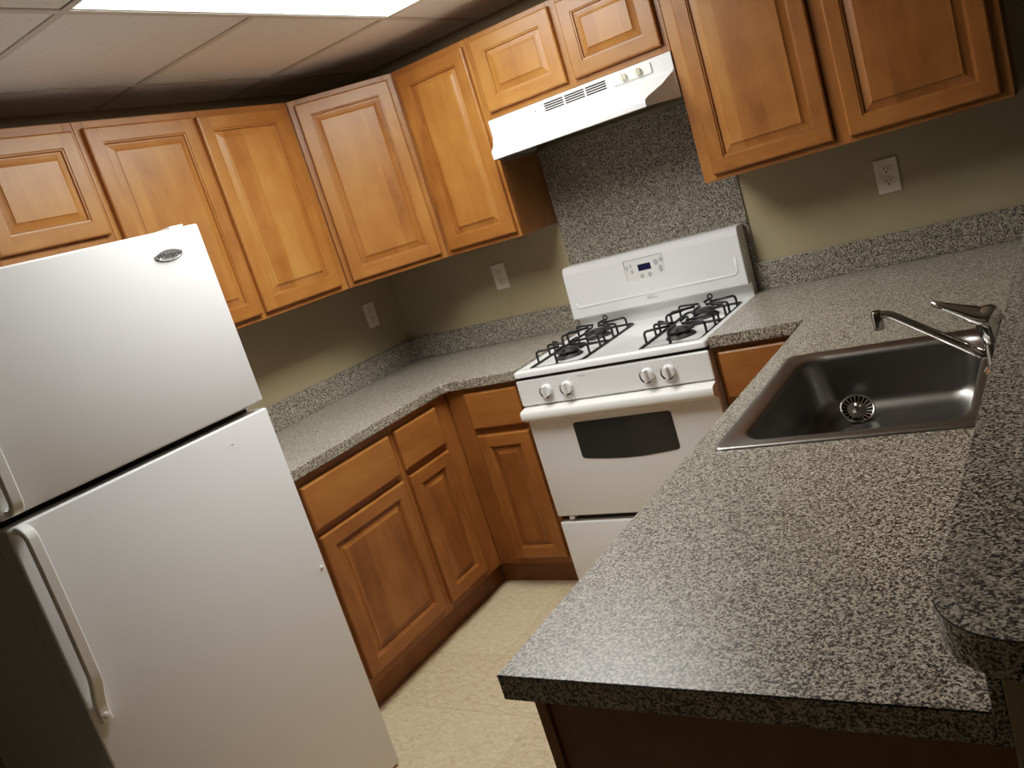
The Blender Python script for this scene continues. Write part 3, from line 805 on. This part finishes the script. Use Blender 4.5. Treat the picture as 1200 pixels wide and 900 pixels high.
B(1.08, 1.50, yf-.0025, yf, 1.7605, 1.7625, .0008, 1).build('pressed_line', M['white_plastic'], hd)

# ------------------------------------------------------------------ sink
sk = thing('sink', 'single-bowl stainless steel drop-in sink in the peninsula counter', 'sink', (2.36, -1.34, CZ1))
mb = MB(); bm = mb.bm
def sr(x0, x1, y0, y1, z, r): return rr(x0, x1, y0, y1, z, r, 8)
ZF = .772
q = [sr(SX0, SX1, SY0, SY1, CZ1+.0003, .020), sr(SX0+.0015, SX1-.0015, SY0+.0015, SY1-.0015, CZ1+.004, .020), sr(SX0+.006, SX1-.006, SY0+.006, SY1-.006, CZ1+.005, .022), sr(SX0+.018, SX1-.016, SY0+.016, SY1-.016, CZ1+.0040, .035),
     sr(SX0+.024, SX1-.050, SY0+.026, SY1-.026, CZ1+.0020, .05), sr(SX0+.040, SX1-.064, SY0+.042, SY1-.036, CZ1+.0012, .055), sr(SX0+.046, SX1-.070, SY0+.048, SY1-.042, CZ1-.003, .058), sr(SX0+.049, SX1-.074, SY0+.051, SY1-.045, CZ1-.012, .06)]
for k in range(1, 4):
    u = k/4; q.append(sr(SX0+.049+.016*u, SX1-.074-.016*u, SY0+.051+.014*u, SY1-.045-.014*u, CZ1-.012-(CZ1-.012-ZF-.035)*u, .06))
for k in range(0, 6):
    a = PI/2*k/5; ins = .065+.040*(1-math.cos(a)); dz = .035*(1-math.sin(a))
    q.append(sr(SX0+ins, SX1-.025-ins, SY0+ins, SY1-ins+.006, ZF+dz, .06+.02*k/5))
for a, b in zip(q, q[1:]): brd(a, b)
fc = bm.faces.new(q[-1]); fc.smooth = True
mb.build('basin', M['steel'], sk, recalc=True)
MB().lathe([(.055, .0015), (.053, .003), (.043, .0025), (.040, .0008), (0, .0008)], (2.365, -1.34, ZF), (0, 0, 1), 32).build('drain', M['chrome_worn'], sk)

# strainer basket leaning on the back of the bowl
sc_ = Vector((2.274, -1.158, .800)); ax = Vector((.30, -.62, .72)).normalized()
st = thing('sink_strainer', 'round slotted metal strainer basket tipped up inside the sink bowl', 'strainer', sc_)
Q = Vector((0, 0, 1)).rotation_difference(ax).to_matrix()
K_ = .88
def kp(pr): return [(r*K_, h*K_) for r, h in pr]
MB().lathe(kp([(.043, -.001), (.0445, .001), (.043, .003), (.040, .002), (.0385, -.002), (.0385, -.003), (.043, -.001)]), sc_, ax, 40).build('rim', M['chrome_worn'], st)
MB().lathe(kp([(.0255, -.007), (.018, -.006), (.006, -.006), (0, -.006)]), sc_, ax, 32).build('plate', M['steel'], st)
w_ = MB()
for k in range(20):
    t = 2*PI*k/20; a = Vector((math.cos(t), math.sin(t), 0)); b = Vector((-math.sin(t), math.cos(t), 0))*.0011
    P4 = [sc_+Q@(a*K_*.024+b+Vector((0, 0, -.0065))), sc_+Q@(a*K_*.024-b+Vector((0, 0, -.0065))), sc_+Q@(a*K_*.039-b*1.5+Vector((0, 0, -.0015))), sc_+Q@(a*K_*.039+b*1.5+Vector((0, 0, -.0015)))]
    w_.face(P4)
w_.build('spokes', M['chrome_worn'], st, recalc=False)
MB().lathe(kp([(.0395, -.003), (.036, -.016), (.028, -.020), (0, -.020)]), sc_, ax, 32).build('cup', M['seal'], st)
MB().lathe(kp([(.005, -.007), (.004, .006), (.006, .009), (.0095, .012), (.0105, .016), (.008, .0205), (0, .022)]), sc_, ax, 20).build('knob', M['chrome_worn'], st)

# faucet
fc_ = Vector((2.600, -1.372, CZ1+.0030))
fa = thing('faucet', 'chrome single-lever kitchen faucet with long thin swivel spout behind the sink', 'faucet', fc_)
X, Y = fc_.x, fc_.y
MB().lathe([(.027, 0), (.027, .004), (.022, .009), (.0185, .015), (.0180, .056), (.0165, .060), (.0165, .064), (.0190, .068), (.0225, .082), (.0250, .096), (.0255, .106), (.0240, .118), (.0185, .128), (.010, .1335), (0, .135)], fc_, (0, 0, 1), 32).build('body', M['chrome'], fa, autosmooth=60)
sp = []
p0 = Vector((X-.016, Y, .952)); p1 = Vector((2.432, Y, 1.0635))
for k in range(7): sp.append(p0.lerp(p1, k/6))
sp += [Vector((2.420, Y, 1.0675)), Vector((2.410, Y, 1.0685)), Vector((2.400, Y, 1.068))]
MB().tube(sp, [.0105, .0100, .0092, .0086, .0082, .0080, .0078, .0078, .0078, .0078], 14).build('spout', M['chrome'], fa)
MB().lathe([(.0090, .019), (.0112, .016), (.0115, -.018), (.0100, -.0195), (.0070, -.0195), (.0070, -.012), (0, -.012)], (2.4035, Y, 1.0575), (0, 0, 1), 20).build('aerator', M['chrome'], fa, autosmooth=45)
lv = [Vector((X+.010, Y, 1.022)), Vector((X-.006, Y, 1.028)), Vector((X-.026, Y, 1.038)), Vector((X-.048, Y, 1.0505)), Vector((X-.072, Y, 1.0635)), Vector((X-.092, Y, 1.0745))]
MB().tube(lv, [.0200, .0250, .0215, .0150, .0100, .0068], 16, squash=.8).build('lever', M['chrome'], fa)

# small chip on the counter in front of the sink
tag(MB().lathe([(.0030, 0), (.0026, .0012), (.0010, .0022), (0, .0022)], on_c := (2.478, -1.79, CZ1), (0, 0, 1), 7).build('crumb', M['chip']), 'tiny white crumb on the counter in front of the sink', 'crumb')

# ------------------------------------------------------------------ light, world, camera
wd = bpy.data.worlds.new('World'); S.world = wd; wd.use_nodes = True
wd.node_tree.nodes['Background'].inputs['Color'].default_value = (.02, .018, .015, 1)
wd.node_tree.nodes['Background'].inputs['Strength'].default_value = .3

cam = bpy.data.cameras.new('Camera'); cam.sensor_width = 36; cam.sensor_fit = 'HORIZONTAL'; cam.lens = 1002.504/1200*36
cam.clip_start = .02; cam.clip_end = 30
co_ = bpy.data.objects.new('Camera', cam); COL.objects.link(co_); S.camera = co_
fw, rt, up = Vector((-.568151, .798498, -.199012)), Vector((.812, .504693, -.293156)), Vector((.133644, .328155, .935122))
Rm4 = Matrix((rt, up, -fw)).transposed().to_4x4(); Rm4.translation = Vector((2.77305, -3.18889, 1.503152))
co_.matrix_world = Rm4

S.view_settings.view_transform = 'Standard'
S.view_settings.look = 'None'
S.view_settings.exposure = 0.0
S.view_settings.use_curve_mapping = True
cmap = S.view_settings.curve_mapping; cmap.initialize()
cc_ = cmap.curves[3]
for px_, py_ in ((.05, .046), (.12, .122), (.30, .318), (.60, .575)): cc_.points.new(px_, py_)
cc_.points[-1].location = (1.0, .88)
cmap.extend = 'EXTRAPOLATED'; cmap.update()
S.cycles.use_denoising = True
S.cycles.max_bounces = 10; S.cycles.diffuse_bounces = 6; S.cycles.glossy_bounces = 6
S.cycles.sample_clamp_indirect = 6
